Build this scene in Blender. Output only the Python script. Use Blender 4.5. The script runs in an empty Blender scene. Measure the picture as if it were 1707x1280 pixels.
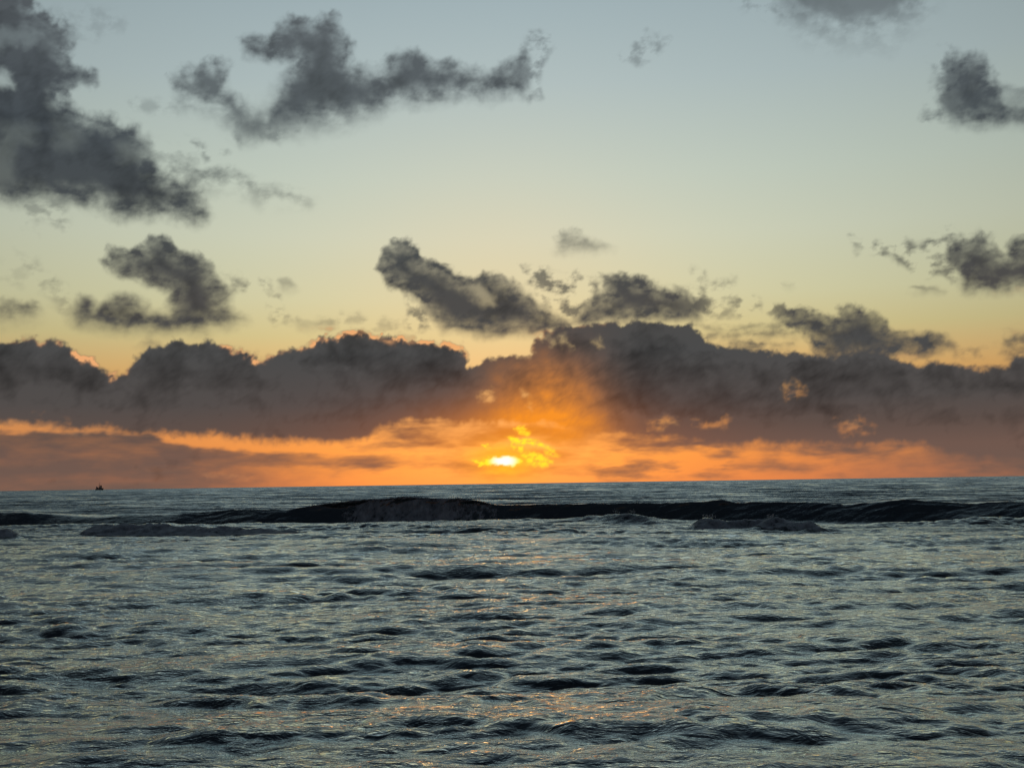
# Sunset over a rough sea with a breaking wave and a far ship. Units are metres, y points out to sea.
import bpy, bmesh, math, random
import numpy as np

scene = bpy.context.scene
rng = np.random.default_rng(7)
R = math.radians

# ------------------------------------------------------------------ camera
F_PX = 1900.0                       # focal length in pixels of a 1707 x 1280 frame
CAM_H = 3.5
PITCH = math.atan(165.5 / F_PX)
ROLL = R(0.84)
fwd = np.array([0, math.cos(PITCH), math.sin(PITCH)])
up0 = np.array([0, -math.sin(PITCH), math.cos(PITCH)])
r0 = np.array([1.0, 0, 0])
right = r0 * math.cos(ROLL) - up0 * math.sin(ROLL)
up = up0 * math.cos(ROLL) + r0 * math.sin(ROLL)
cam_data = bpy.data.cameras.new('camera')
cam = bpy.data.objects.new('camera', cam_data)
scene.collection.objects.link(cam)
from mathutils import Matrix
cam.matrix_world = Matrix(((right[0], up[0], -fwd[0], 0), (right[1], up[1], -fwd[1], 0),
                           (right[2], up[2], -fwd[2], CAM_H), (0, 0, 0, 1)))
cam_data.sensor_width = 36
cam_data.lens = 36 * F_PX / 1707
cam_data.clip_start = 0.1
cam_data.clip_end = 200000
scene.camera = cam

def ray(px, py):
    d = fwd + (px - 853.5) / F_PX * right + (640 - py) / F_PX * up
    return d / np.linalg.norm(d)
def azel(px, py):
    d = ray(px, py)
    return math.degrees(math.atan2(d[0], d[1])), math.degrees(math.asin(d[2]))
def on_sea(px, py):
    d = ray(px, py)
    t = CAM_H / -d[2]
    return d[0] * t, d[1] * t

SUN_AZ, SUN_EL = azel(841, 769)
sd = ray(841, 769)

# ------------------------------------------------------------------ node helpers
def srgb(r, g, b):
    f = lambda c: (c / 255 / 12.92) if c <= 10 else ((c / 255 + 0.055) / 1.055) ** 2.4
    return (f(r), f(g), f(b), 1)

class G:
    """tiny expression builder for shader nodes"""
    def __init__(s, nt): s.nt = nt
    def m(s, op, a, b=None, c=None, clamp=False):
        n = s.nt.nodes.new('ShaderNodeMath'); n.operation = op; n.use_clamp = clamp
        for i, v in enumerate((a, b, c)):
            if v is None: continue
            if isinstance(v, (int, float)): n.inputs[i].default_value = v
            else: s.nt.links.new(v, n.inputs[i])
        return n.outputs[0]
    def ramp(s, fac, stops, interp='LINEAR'):
        n = s.nt.nodes.new('ShaderNodeValToRGB'); cr = n.color_ramp; cr.interpolation = interp
        while len(cr.elements) < len(stops): cr.elements.new(0.5)
        for e, (p, c) in zip(cr.elements, stops): e.position = p
        for e, (p, c) in zip(cr.elements, stops): e.color = c
        s.nt.links.new(fac, n.inputs[0]); return n.outputs[0]
    def mix(s, fac, a, b, mode='MIX'):
        n = s.nt.nodes.new('ShaderNodeMix'); n.data_type = 'RGBA'; n.blend_type = mode
        for i, v in ((0, fac), (6, a), (7, b)):
            if isinstance(v, (int, float)): n.inputs[i].default_value = v
            elif isinstance(v, tuple): n.inputs[i].default_value = v
            else: s.nt.links.new(v, n.inputs[i])
        return n.outputs[2]
    def azel(s, vec):
        sp = s.nt.nodes.new('ShaderNodeSeparateXYZ'); s.nt.links.new(vec, sp.inputs[0])
        x, y, z = sp.outputs
        az = s.m('MULTIPLY', s.m('ARCTAN2', x, y), 57.29578)
        el = s.m('MULTIPLY', s.m('ARCSINE', z), 57.29578)
        return az, el
    def gauss(s, az, el, a0, e0, sa, se, power=1.0):
        a = s.m('DIVIDE', s.m('SUBTRACT', az, a0), sa)
        e = s.m('DIVIDE', s.m('SUBTRACT', el, e0), se)
        q = s.m('ADD', s.m('MULTIPLY', a, a), s.m('MULTIPLY', e, e))
        if power != 1.0: q = s.m('POWER', q, power)
        return s.m('EXPONENT', s.m('MULTIPLY', q, -1.0))
    def scalecol(s, col, val):
        return s.mix(val, (0, 0, 0, 1), col)

# ------------------------------------------------------------------ world: clear evening sky
world = bpy.data.worlds.new('World'); scene.world = world
world.use_nodes = True
nt = world.node_tree; nt.nodes.clear()
g = G(nt)
tc = nt.nodes.new('ShaderNodeTexCoord')
az, el = g.azel(tc.outputs['Generated'])
S = 90.0
front = g.ramp(g.m('DIVIDE', el, S, clamp=True), [
    (0.0, srgb(232, 128, 66)), (1.2/S, srgb(240, 140, 62)), (3.0/S, srgb(240, 155, 80)), (5.0/S, srgb(226, 172, 98)),
    (7.4/S, srgb(210, 200, 144)), (9.2/S, srgb(210, 210, 170)), (12.2/S, srgb(206, 213, 190)), (15.2/S, srgb(195, 208, 195)),
    (19.7/S, srgb(176, 193, 194)), (24/S, srgb(159, 178, 184)), (38/S, srgb(126, 147, 158)), (60/S, srgb(52, 68, 84)), (90/S, srgb(12, 18, 30))])
back = g.ramp(g.m('DIVIDE', el, S, clamp=True), [
    (0.0, srgb(50, 54, 64)), (8/S, srgb(54, 58, 68)), (25/S, srgb(46, 54, 66)), (90/S, srgb(30, 40, 50))])
da = g.m('ABSOLUTE', g.m('SUBTRACT', az, SUN_AZ))
away = g.m('SMOOTH_MIN', g.m('DIVIDE', da, 120.0), 1.0, 0.2)
away = g.m('POWER', away, 1.5)
front = g.scalecol(front, g.m('SUBTRACT', 1.0, g.m('MULTIPLY', g.m('POWER', g.m('DIVIDE', da, 24.0), 2.0), 0.14), clamp=True))
base = g.mix(away, front, back)
# wide and narrow glow round the sun
warm = g.gauss(az, el, SUN_AZ, SUN_EL, 9.5, 2.6)
base = g.mix(g.m('MULTIPLY', warm, 0.85), base, srgb(246, 146, 34))
side = g.m('SUBTRACT', 1.0, g.gauss(az, el, SUN_AZ, SUN_EL, 13.0, 90.0))
lowb = g.gauss(az, el, SUN_AZ, 0.0, 900.0, 4.5)
base = g.mix(g.m('MULTIPLY', g.m('MULTIPLY', side, lowb), 0.5), base, srgb(182, 126, 98))
lift = g.gauss(az, el, SUN_AZ, SUN_EL + 5, 8.0, 8.0)
base = g.mix(g.m('MULTIPLY', lift, 0.32), base, srgb(240, 206, 158))
hot = g.gauss(az, el, SUN_AZ, SUN_EL, 1.6, 0.8)
base = g.mix(g.m('MULTIPLY', hot, 0.7), base, srgb(246, 150, 34))
halo = g.gauss(az, el, SUN_AZ, SUN_EL, 1.5, 0.8)
base = g.mix(g.m('MULTIPLY', halo, 0.75), base, srgb(255, 186, 36))
# the physical sky underneath, very dim at this sun height
sky = nt.nodes.new('ShaderNodeTexSky'); sky.sky_type = 'NISHITA'; sky.sun_disc = False
sky.sun_elevation = R(SUN_EL); sky.sun_rotation = R(SUN_AZ)
bg1 = nt.nodes.new('ShaderNodeBackground'); bg1.inputs[1].default_value = 0.015
nt.links.new(sky.outputs[0], bg1.inputs[0])
bg2 = nt.nodes.new('ShaderNodeBackground'); bg2.inputs[1].default_value = 0.93
nt.links.new(base, bg2.inputs[0])
addw = nt.nodes.new('ShaderNodeAddShader')
nt.links.new(bg1.outputs[0], addw.inputs[0]); nt.links.new(bg2.outputs[0], addw.inputs[1])
wout = nt.nodes.new('ShaderNodeOutputWorld'); nt.links.new(addw.outputs[0], wout.inputs[0])

# ------------------------------------------------------------------ sun
sl = bpy.data.lights.new('sun', 'SUN'); sl.energy = 0.08; sl.angle = R(14); sl.color = (1.0, 0.52, 0.2)
so = bpy.data.objects.new('sun', sl); scene.collection.objects.link(so)
from mathutils import Vector
so.rotation_euler = Vector(-sd).to_track_quat('-Z', 'Y').to_euler()
so.location = (0, 0, 60)

vs = scene.view_settings
scene.display_settings.display_device = 'sRGB'
vs.view_transform = 'Standard'; vs.look = 'None'; vs.exposure = 0.0; vs.gamma = 1.0; vs.use_curve_mapping = False
cy = scene.cycles
cy.use_denoising = True
cy.max_bounces = 5; cy.diffuse_bounces = 2; cy.glossy_bounces = 3; cy.transmission_bounces = 3; cy.transparent_max_bounces = 8
cy.caustics_reflective = False; cy.caustics_refractive = False
cy.sample_clamp_indirect = 4.0

# ------------------------------------------------------------------ numpy noise
def perlin(x, y, seed):
    r = np.random.default_rng(seed)
    perm = r.permutation(256); perm = np.concatenate([perm, perm])
    ang = r.random(256) * 2 * np.pi; gx, gy = np.cos(ang).astype(np.float32), np.sin(ang).astype(np.float32)
    xi = np.floor(x).astype(np.int64); yi = np.floor(y).astype(np.int64)
    xf = (x - xi).astype(np.float32); yf = (y - yi).astype(np.float32)
    xi &= 255; yi &= 255
    u = xf * xf * xf * (xf * (xf * 6 - 15) + 10); v = yf * yf * yf * (yf * (yf * 6 - 15) + 10)
    def gr(ix, iy, dx, dy):
        h = perm[perm[ix & 255] + (iy & 255)]
        return gx[h] * dx + gy[h] * dy
    n00 = gr(xi, yi, xf, yf); n10 = gr(xi + 1, yi, xf - 1, yf)
    n01 = gr(xi, yi + 1, xf, yf - 1); n11 = gr(xi + 1, yi + 1, xf - 1, yf - 1)
    a = n00 + u * (n10 - n00); b = n01 + u * (n11 - n01)
    return (a + v * (b - a)) * 1.5
def fbm(x, y, scale, octs, seed, gain=0.5, billow=False):
    t = 0; a = 1.0; s = 0.0
    for k in range(octs):
        n = perlin(x / scale + 17.3 * k, y / scale - 9.1 * k, seed + k)
        if billow: n = np.abs(n) * 2 - 0.5
        t = t + a * n; s += a; a *= gain; scale *= 0.5
    return t / s
def sstep(a, b, x):
    t = np.clip((x - a) / (b - a), 0, 1); return t * t * (3 - 2 * t)

def mesh_grid(name, co, nr, nc, wrap=False):
    """co: (nr*nc,3) grid of points, row major"""
    me = bpy.data.meshes.new(name)
    idx = np.arange(nr * nc).reshape(nr, nc)
    if wrap: idx = np.concatenate([idx, idx[:, :1]], 1)
    q = np.stack([idx[:-1, :-1], idx[:-1, 1:], idx[1:, 1:], idx[1:, :-1]], -1).reshape(-1, 4)
    return mesh_quads(name, co, q)
def mesh_quads(name, co, q):
    me = bpy.data.meshes.new(name)
    me.vertices.add(len(co)); me.vertices.foreach_set('co', co.astype(np.float32).ravel())
    me.loops.add(q.size); me.loops.foreach_set('vertex_index', q.astype(np.int32).ravel())
    me.polygons.add(len(q)); me.polygons.foreach_set('loop_start', (np.arange(len(q)) * 4).astype(np.int32))
    me.polygons.foreach_set('use_smooth', np.ones(len(q), dtype=bool))
    me.update(calc_edges=True)
    return me
def attr(me, name, vals):
    a = me.attributes.new(name, 'FLOAT', 'POINT'); a.data.foreach_set('value', vals.astype(np.float32).ravel())
def link(name, me, mat=None, parent=None, **props):
    o = bpy.data.objects.new(name, me); scene.collection.objects.link(o)
    if mat: me.materials.append(mat)
    if parent: o.parent = parent
    for k, v in props.items(): o[k] = v
    return o

# ------------------------------------------------------------------ sky shell: the clouds
azs = np.concatenate([np.arange(-180, -46, 1.0), np.arange(-45, -28.6, 0.2), np.arange(-28.5, 28.5, 0.052), np.arange(28.6, 45, 0.2), np.arange(46, 179.5, 1.0)])
els = np.concatenate([np.arange(-0.6, 25.5, 0.052), np.arange(26, 89.9, 1.6), [89.9]])
AZ, EL = np.meshgrid(azs, els)
K = 33.16
X = (AZ * K).ravel(); Y = (-EL * K).ravel()           # degrees scaled, Y grows downwards
def P(px, py):
    a, e = azel(px, py); return a * K, -e * K
fine = (np.abs(X) < 45.5 * K) & (Y > -26 * K)
Xf, Yf = X[fine], Y[fine]
w1x, w1y = fbm(Xf, Yf, 75, 4, 11), fbm(Xf, Yf, 75, 4, 31)
w2x, w2y = fbm(Xf, Yf, 22, 3, 51), fbm(Xf, Yf, 22, 3, 71)
bil = fbm(Xf, Yf, 42, 5, 91, 0.48, billow=True)
bil2 = fbm(Xf + 300, Yf, 17, 3, 121, 0.5, billow=True)
det = fbm(Xf, Yf, 60, 6, 151, 0.6)
wisp = fbm(Xf, Yf * 1.6, 34, 5, 171, 0.55)
Xw = Xf + 20 * w1x + 9 * w2x
Yw = Yf + 20 * w1y + 9 * w2y
cover = np.zeros_like(Xf); depth = np.full_like(Xf, -60.0)

def sdf(x, y, pts):
    n = len(pts); best = np.full(x.shape, 1e9); inside = np.zeros(x.shape, bool)
    for i in range(n):
        ax, ay = pts[i]; bx, by = pts[(i + 1) % n]
        ex, ey = bx - ax, by - ay; wx, wy = x - ax, y - ay
        t = np.clip((wx * ex + wy * ey) / (ex * ex + ey * ey + 1e-9), 0, 1)
        dx, dy = wx - ex * t, wy - ey * t
        best = np.minimum(best, dx * dx + dy * dy)
        c = ((ay > y) != (by > y)) & (x < (bx - ax) * (y - ay) / ((by - ay) or 1e-9) + ax)
        inside ^= c
    return np.where(inside, 1, -1) * np.sqrt(best)
def field(pts, pad=50, warp=1.0):
    pp = [P(*p) for p in pts]
    xs = [p[0] for p in pp]; ys = [p[1] for p in pp]
    m = (Xf > min(xs) - pad) & (Xf < max(xs) + pad) & (Yf > min(ys) - pad) & (Yf < max(ys) + pad)
    i = np.nonzero(m)[0]
    x = Xf[i] + (Xw[i] - Xf[i]) * warp; y = Yf[i] + (Yw[i] - Yf[i]) * warp
    return i, sdf(x, y, pp), min(ys), max(ys)
def cloud(pts, soft=5, dens=1.0, rough=9, warp=0.6, base=2.2, fray=0.25):
    """pts outline; soft edge width; rough: height of the cauliflower edge; fray: how torn the inside is"""
    i, d, y0, y1 = field(pts, 50, warp)
    t = np.clip((Yf[i] - y0) / (y1 - y0), 0, 1)
    d = d - rough * (bil[i] * (1.2 - 0.7 * t) + 0.7 * bil2[i] * (1 - 0.6 * t)) + rough * 0.3
    s = soft * (1 + base * t * t)
    c = sstep(-s, s, d)
    thin = np.clip(1 - fray * (0.6 + 2.2 * wisp[i]) * sstep(40, 0, d), 0, 1)
    c = c * dens * thin
    cover[i] = 1 - (1 - cover[i]) * (1 - c)
    depth[i] = np.maximum(depth[i], d * dens)
def shred(pts, dens=0.5, soft=10, k=2.6):
    """thin torn wisps"""
    i, d, y0, y1 = field(pts, 50, 1.2)
    c = sstep(-soft, soft, d) * np.clip(0.35 + k * wisp[i], 0, 1) * dens
    cover[i] = 1 - (1 - cover[i]) * (1 - c)
def hole(pts, soft=8, amt=1.0, warp=0.9, ragged=0.0, tearing=0):
    i, d, y0, y1 = field(pts, 40, warp)
    c = sstep(-soft, soft, d - 4 * bil2[i] + ragged * (40 * wisp[i] - 3)) * amt
    if tearing: c = c * np.clip(0.55 + 2.6 * wisp[i], 0, 1)
    cover[i] *= 1 - c
    depth[i] = np.where(c > 0.5, -10, depth[i])

# high cloud on the left, with its torn tail
cloud([(-2600, -90), (50, -90), (54, 0), (49, 18), (82, 20), (89, 36), (115, 39), (120, 64), (112, 78), (130, 108), (161, 125), (157, 138),
       (116, 148), (106, 170), (141, 195), (180, 192), (197, 207), (230, 217), (246, 243), (266, 285), (328, 325), (344, 354), (328, 369),
       (279, 354), (207, 362), (157, 341), (98, 335), (0, 330), (-2600, 330)], soft=8, fray=0.32)
for h_ in ([(10, 212), (55, 210), (60, 240), (20, 244)], [(90, 205), (130, 215), (125, 250), (95, 245)], [(-30, 240), (20, 235), (30, 300), (-30, 305)],
           [(60, 60), (110, 55), (115, 75), (70, 85)], [(190, 240), (235, 232), (240, 262), (200, 270)]):
    hole(h_, soft=16, amt=0.13)
shred([(90, 20), (190, 15), (210, 60), (110, 65)], 0.22, 16)
shred([(215, 165), (290, 160), (300, 185), (225, 190)], 0.3)
shred([(225, 232), (300, 245), (330, 270), (260, 265)], 0.35)
shred([(28, 330), (110, 335), (105, 385), (70, 385), (35, 360)], 0.45)
cloud([(262, 265), (312, 270), (341, 285), (371, 279), (390, 276), (410, 299), (440, 315), (478, 318), (512, 333), (459, 330), (420, 325),
       (377, 308), (328, 315), (275, 298)], soft=9, dens=0.62, rough=6, fray=0.8)
shred([(300, 225), (345, 235), (378, 255), (350, 262), (310, 245)], 0.5)
hole([(-40, 105), (10, 110), (24, 142), (-40, 148)], soft=11, amt=0.8)
hole([(-40, 52), (40, 52), (75, 62), (60, 70), (-40, 82)], amt=0.25)
# cloud near the top of the sky
cloud([(285, 131), (333, 102), (375, 101), (379, 122), (369, 152), (409, 175), (446, 212), (412, 224), (366, 186), (303, 169)],
      soft=10, dens=0.86, rough=8, fray=0.5)
cloud([(400, 67), (420, 60), (447, 66), (476, 34), (510, 34), (552, 25), (577, 51), (588, 72), (584, 105), (612, 118), (640, 118), (648, 100),
       (662, 82), (695, 84), (725, 105), (746, 99), (771, 114), (818, 118), (843, 105), (873, 90), (880, 130), (870, 154), (809, 158), (746, 160), (662, 173),
       (611, 188), (535, 206), (476, 215), (420, 214), (440, 175), (476, 127), (493, 103), (442, 101), (409, 89)],
      soft=9, dens=0.95, rough=7, fray=0.4)
shred([(855, 90), (880, 65), (905, 55), (922, 82), (900, 120), (902, 170), (870, 160)], 0.55)
shred([(380, 180), (450, 190), (540, 200), (480, 228), (410, 235)], 0.5)
hole([(425, 118), (470, 112), (478, 140), (445, 190), (420, 165)], soft=14, amt=0.6)
# top right and right
cloud([(1290, -80), (1560, -80), (1541, 5), (1495, 38), (1473, 52), (1440, 56), (1396, 50), (1353, 50), (1310, 22)], soft=15, dens=0.7, rough=6, fray=0.8)
shred([(1220, -60), (1300, -60), (1350, 56), (1280, 30), (1230, 12)], 0.4)
shred([(1035, 100), (1055, 62), (1085, 52), (1115, 68), (1090, 90), (1060, 108)], 0.45)
cloud([(1566, 150), (1580, 100), (1606, 92), (1637, 96), (1652, 108), (1652, 130), (1674, 148), (1720, 150), (2000, 140), (2000, 205), (1707, 205),
       (1643, 208), (1590, 203), (1568, 185)], soft=8, dens=0.97, rough=7, fray=0.4)
shred([(1544, 114), (1565, 94), (1600, 92), (1600, 150), (1580, 200), (1540, 204), (1552, 154)], 0.6)
hole([(1675, 150), (1760, 145), (1760, 178), (1685, 178)], amt=0.5)
# curled cloud mid left
cloud([(172, 436), (182, 412), (210, 415), (243, 410), (249, 395), (276, 395), (289, 409), (305, 416), (331, 426), (351, 442), (363, 468),
       (385, 490), (377, 512), (405, 533), (377, 544), (279, 553), (197, 547), (131, 541), (123, 524), (135, 497), (151, 497), (157, 513),
       (184, 503), (190, 490), (223, 493), (249, 522), (280, 520), (283, 485), (246, 470), (210, 457), (186, 453)], soft=6, rough=6, warp=0.45, fray=0.3)
shred([(370, 455), (440, 462), (445, 482), (390, 485)], 0.55)
cloud([(462, 468), (480, 466), (490, 478), (470, 484)], soft=6, dens=0.45, rough=3)
shred([(436, 490), (450, 495), (490, 530), (450, 532)], 0.6)
cloud([(495, 528), (520, 533), (560, 534), (555, 542), (500, 541)], soft=5, dens=0.5, rough=4)
cloud([(-60, 497), (15, 499), (50, 503), (72, 518), (40, 526), (-60, 532)], soft=8, dens=0.78, rough=5, fray=0.5)
shred([(25, 410), (60, 425), (110, 480), (130, 530), (90, 510), (50, 450)], 0.36)
shred([(-40, 420), (30, 430), (60, 470), (-20, 470)], 0.16)
cloud([(233, 572), (250, 567), (266, 573), (250, 580)], soft=6, dens=0.4, rough=3)
shred([(540, 528), (700, 540), (660, 552), (560, 545)], 0.35)
# centre pair
cloud([(632, 448), (640, 415), (661, 401), (678, 401), (684, 411), (698, 415), (702, 430), (723, 436), (760, 452), (789, 464), (805, 455),
       (825, 456), (846, 468), (867, 481), (879, 493), (903, 513), (928, 526), (950, 540), (940, 552), (862, 555), (797, 559), (743, 550), (722, 526),
       (702, 505), (678, 489), (648, 480)], soft=5, rough=6, warp=0.45, base=1.6, fray=0.25)
hole([(775, 475), (800, 470), (822, 505), (800, 515)], soft=12, amt=0.35)
shred([(668, 495), (705, 500), (740, 550), (690, 555), (670, 530)], 0.7)
cloud([(953, 540), (975, 515), (994, 489), (1010, 490), (1004, 462), (1051, 457), (1092, 472), (1129, 483), (1164, 505), (1168, 528), (1092, 534), (1010, 540)],
      soft=7, rough=7, warp=0.5, fray=0.3, base=1.2)
shred([(862, 450), (900, 460), (940, 458), (965, 452), (1000, 478), (985, 520), (950, 530), (905, 505), (880, 480)], 0.8)
shred([(1100, 470), (1165, 490), (1200, 520), (1160, 530), (1110, 500)], 0.7)
shred([(1156, 450), (1172, 450), (1180, 470), (1215, 465), (1245, 500), (1262, 520), (1200, 530), (1150, 520), (1160, 480)], 0.5)
cloud([(930, 395), (944, 384), (969, 384), (994, 405), (1012, 413), (932, 414)], soft=6, dens=0.6, rough=5, fray=0.5)
shred([(1225, 500), (1250, 495), (1262, 520), (1240, 525)], 0.5)
# right edge
cloud([(1576, 430), (1590, 402), (1623, 392), (1646, 393), (1662, 412), (1679, 424), (1682, 403), (1707, 393), (2000, 380), (2000, 490), (1707, 482),
       (1659, 482), (1607, 482), (1600, 460)], soft=8, rough=7, fray=0.35, base=1.2)
shred([(1420, 392), (1445, 402), (1475, 402), (1519, 406), (1551, 393), (1600, 392), (1590, 470), (1525, 450), (1476, 437), (1437, 425)], 0.72)
cloud([(1519, 484), (1541, 478), (1568, 483), (1545, 488)], soft=4, dens=0.6, rough=2)
cloud([(1305, 475), (1325, 476), (1315, 481)], soft=4, dens=0.25, rough=2)
cloud([(1284, 523), (1297, 508), (1313, 517), (1346, 514), (1372, 527), (1398, 530), (1397, 514), (1431, 506), (1444, 517), (1463, 520),
       (1486, 543), (1542, 556), (1568, 559), (1590, 580), (1558, 589), (1506, 594), (1444, 606), (1372, 600), (1352, 566), (1307, 543)],
      soft=6, rough=7, warp=0.5, fray=0.35, base=1.0)
shred([(1590, 578), (1660, 580), (1655, 590), (1595, 590)], 0.5)
for s_ in ([(1150, 540), (1230, 545), (1310, 540), (1300, 552), (1200, 552)], [(1170, 556), (1330, 552), (1320, 562), (1180, 566)],
           [(1176, 575), (1240, 565), (1285, 580), (1240, 590), (1180, 590)], [(1250, 572), (1320, 572), (1310, 578), (1255, 579)]):
    cloud(s_, soft=5, dens=0.6, rough=4, fray=0.6, warp=0.3)
cloud([(1670, 560), (1707, 556), (2000, 545), (2000, 600), (1690, 600), (1672, 585)], soft=9, dens=0.75, rough=8, fray=0.7)
# the long bank
bank = [(-2600, 580), (-40, 572), (20, 566), (58, 562), (70, 573), (105, 571), (118, 584), (134, 598), (160, 610), (190, 617), (194, 625), (212, 625), (220, 602),
        (240, 587), (275, 580), (290, 573), (330, 577), (346, 565), (362, 574), (390, 585), (424, 590), (430, 603), (440, 600), (462, 590), (520, 571),
        (545, 564), (600, 559), (640, 562), (690, 571), (730, 574), (765, 581), (777, 592), (780, 606), (800, 604), (840, 600), (885, 592), (892, 566), (915, 552),
        (960, 542), (1060, 540), (1160, 545), (1180, 568), (1205, 578), (1270, 590), (1370, 590), (1400, 585), (1500, 597), (1530, 612), (1565, 608), (1600, 610), (1640, 614),
        (1680, 610), (1692, 596), (1740, 590), (4200, 585), (4200, 780), (1707, 772), (1640, 764), (1540, 742), (1420, 738), (1300, 742), (1180, 738), (1110, 732),
        (1050, 722), (990, 716), (930, 712), (880, 706), (800, 702), (740, 700), (680, 697), (632, 706), (612, 730), (560, 735), (500, 733), (400, 728), (300, 722),
        (210, 718), (110, 711), (60, 707), (0, 703), (-2600, 700)]
cloud(bank, soft=4.5, rough=8, warp=0.45, base=2.6, fray=0.0)
cover_bank = cover.copy()
# breaks in the bank
for h_, a_ in (([(805, 650), (818, 648), (822, 672), (812, 678), (804, 664)], 0.8), ([(865, 645), (890, 655), (898, 682), (875, 672)], 0.6),
               ([(1300, 648), (1335, 645), (1345, 655), (1310, 668)], 0.75), ([(1080, 700), (1125, 698), (1130, 712), (1085, 716)], 0.45),
               ([(1128, 696), (1205, 694), (1208, 706), (1130, 708)], 0.6), ([(1390, 702), (1440, 700), (1460, 712), (1410, 720)], 0.6),
               ([(900, 560), (925, 562), (930, 572), (905, 574)], 0.5), ([(830, 578), (880, 570), (885, 586), (850, 598)], 0.35),
               ([(935, 562), (950, 565), (955, 580), (940, 580)], 0.55), ([(990, 566), (1004, 566), (1010, 578), (1000, 580)], 0.5),
               ([(65, 690), (110, 698), (105, 712), (60, 712)], 0.4)):
    hole(h_, soft=7, amt=a_ * 0.65, warp=1.1, ragged=0.0, tearing=1)
# low layer above the horizon: streaky haze cloud, thick to the left
streak = fbm(Xf, Yf * 5, 120, 5, 201, 0.55)
streak2 = fbm(Xf, Yf * 3, 50, 4, 231, 0.55)
def layer(pts, dens, soft=8, k=0.5, fade=None):
    i, d, y0, y1 = field(pts, 60, 0.25)
    c = sstep(-soft, soft, d + 14 * streak[i]) * np.clip(dens + k * streak[i] + 0.3 * k * streak2[i], 0, 1)
    if fade: c = c * sstep(P(fade[1], 760)[0], P(fade[0], 760)[0], Xf[i] + 60 * streak2[i])
    cover[i] = 1 - (1 - cover[i]) * (1 - c); depth[i] = np.maximum(depth[i], 0)
layer([(-2600, 719), (0, 719), (120, 721), (250, 724), (280, 736), (340, 748), (450, 753), (620, 760), (760, 775), (760, 845), (-2600, 845)], 0.92, 5, 0.3, (240, 640))
layer([(250, 745), (450, 754), (620, 758), (668, 766), (640, 773), (520, 780), (300, 782)], 0.6, 6, 0.7, (560, 690))
layer([(-2600, 755), (400, 765), (500, 840), (-2600, 845)], 0.5, 12, 0.5, (200, 480))
layer([(1150, 748), (1560, 745), (4200, 750), (4200, 820), (1150, 820)], 0.85, 10, 0.5, (1740, 1250))
layer([(1150, 738), (1500, 742), (1500, 762), (1250, 757)], 0.6, 8, 0.9)
layer([(1000, 722), (1150, 735), (1160, 748), (1050, 744)], 0.45, 8, 0.9)
layer([(980, 770), (1400, 765), (1400, 790), (1000, 795)], 0.25, 10, 0.9)
layer([(560, 705), (1200, 715), (1250, 790), (900, 797), (560, 790)], 0.22, 14, 1.1)
# veil round the sun
layer([(640, 715), (720, 705), (860, 700), (1010, 712), (1100, 730), (1020, 748), (930, 742), (850, 728), (800, 752), (745, 752), (700, 735)], 0.62, 9, 0.8)
big = fbm(Xf + 0.6 * Yf, Yf, 95, 5, 321, 0.55, billow=True)
big_s = fbm(Xf + 0.6 * (Yf + 9) - 9, Yf + 9, 95, 5, 321, 0.55, billow=True)
relief = np.clip((big - big_s) * 2.2, -1, 1)
cloudtone = 1.10 + 0.34 * fbm(Xf, Yf, 90, 3, 151, 0.5) + 0.08 * bil + 0.14 * big + 0.16 * relief - 0.24 * sstep(0, 45, depth)
def shade(pts, amt, soft=9):
    i, d, y0, y1 = field(pts, 60, 0.9)
    d = d - 7 * bil[i] - 4 * bil2[i]
    t = np.clip((Yf[i] - y0) / (y1 - y0), 0, 1)
    cloudtone[i] += 1.35 * amt * sstep(-soft * (0.6 + 2.5 * t), soft * (0.6 + 2.5 * t), d) * (1 - 0.75 * t)
for p_, a_ in (([(-2600, 572), (20, 560), (110, 575), (150, 600), (190, 620), (180, 660), (60, 665), (-2600, 655)], -.22),
               ([(215, 600), (340, 568), (428, 596), (450, 640), (430, 680), (300, 690), (200, 670)], -.20), ([(440, 612), (560, 596), (640, 640), (620, 690), (460, 700)], .22),
               ([(460, 590), (600, 556), (775, 582), (790, 640), (700, 665), (560, 635)], -.26), ([(20, 640), (100, 632), (220, 668), (210, 705), (60, 700)], .20),
               ([(640, 655), (700, 640), (800, 650), (815, 700), (640, 695)], .12), ([(985, 610), (1100, 575), (1200, 590), (1300, 622), (1310, 670), (1150, 705), (985, 695)], -.16),
               ([(1180, 612), (1260, 610), (1270, 690), (1180, 690)], .16), ([(1320, 600), (1400, 588), (1500, 612), (1520, 680), (1400, 705), (1330, 690)], -.26),
               ([(1480, 650), (1580, 640), (1720, 665), (1800, 740), (1500, 740)], .18), ([(1540, 615), (1640, 612), (1700, 600), (2000, 590), (2000, 660), (1560, 670)], -.20),
               ([(1040, 690), (1250, 700), (1480, 702), (1480, 738), (1060, 730)], .20), ([(300, 650), (420, 640), (520, 690), (400, 712), (280, 700)], .12)):
    shade(p_, a_)
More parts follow.
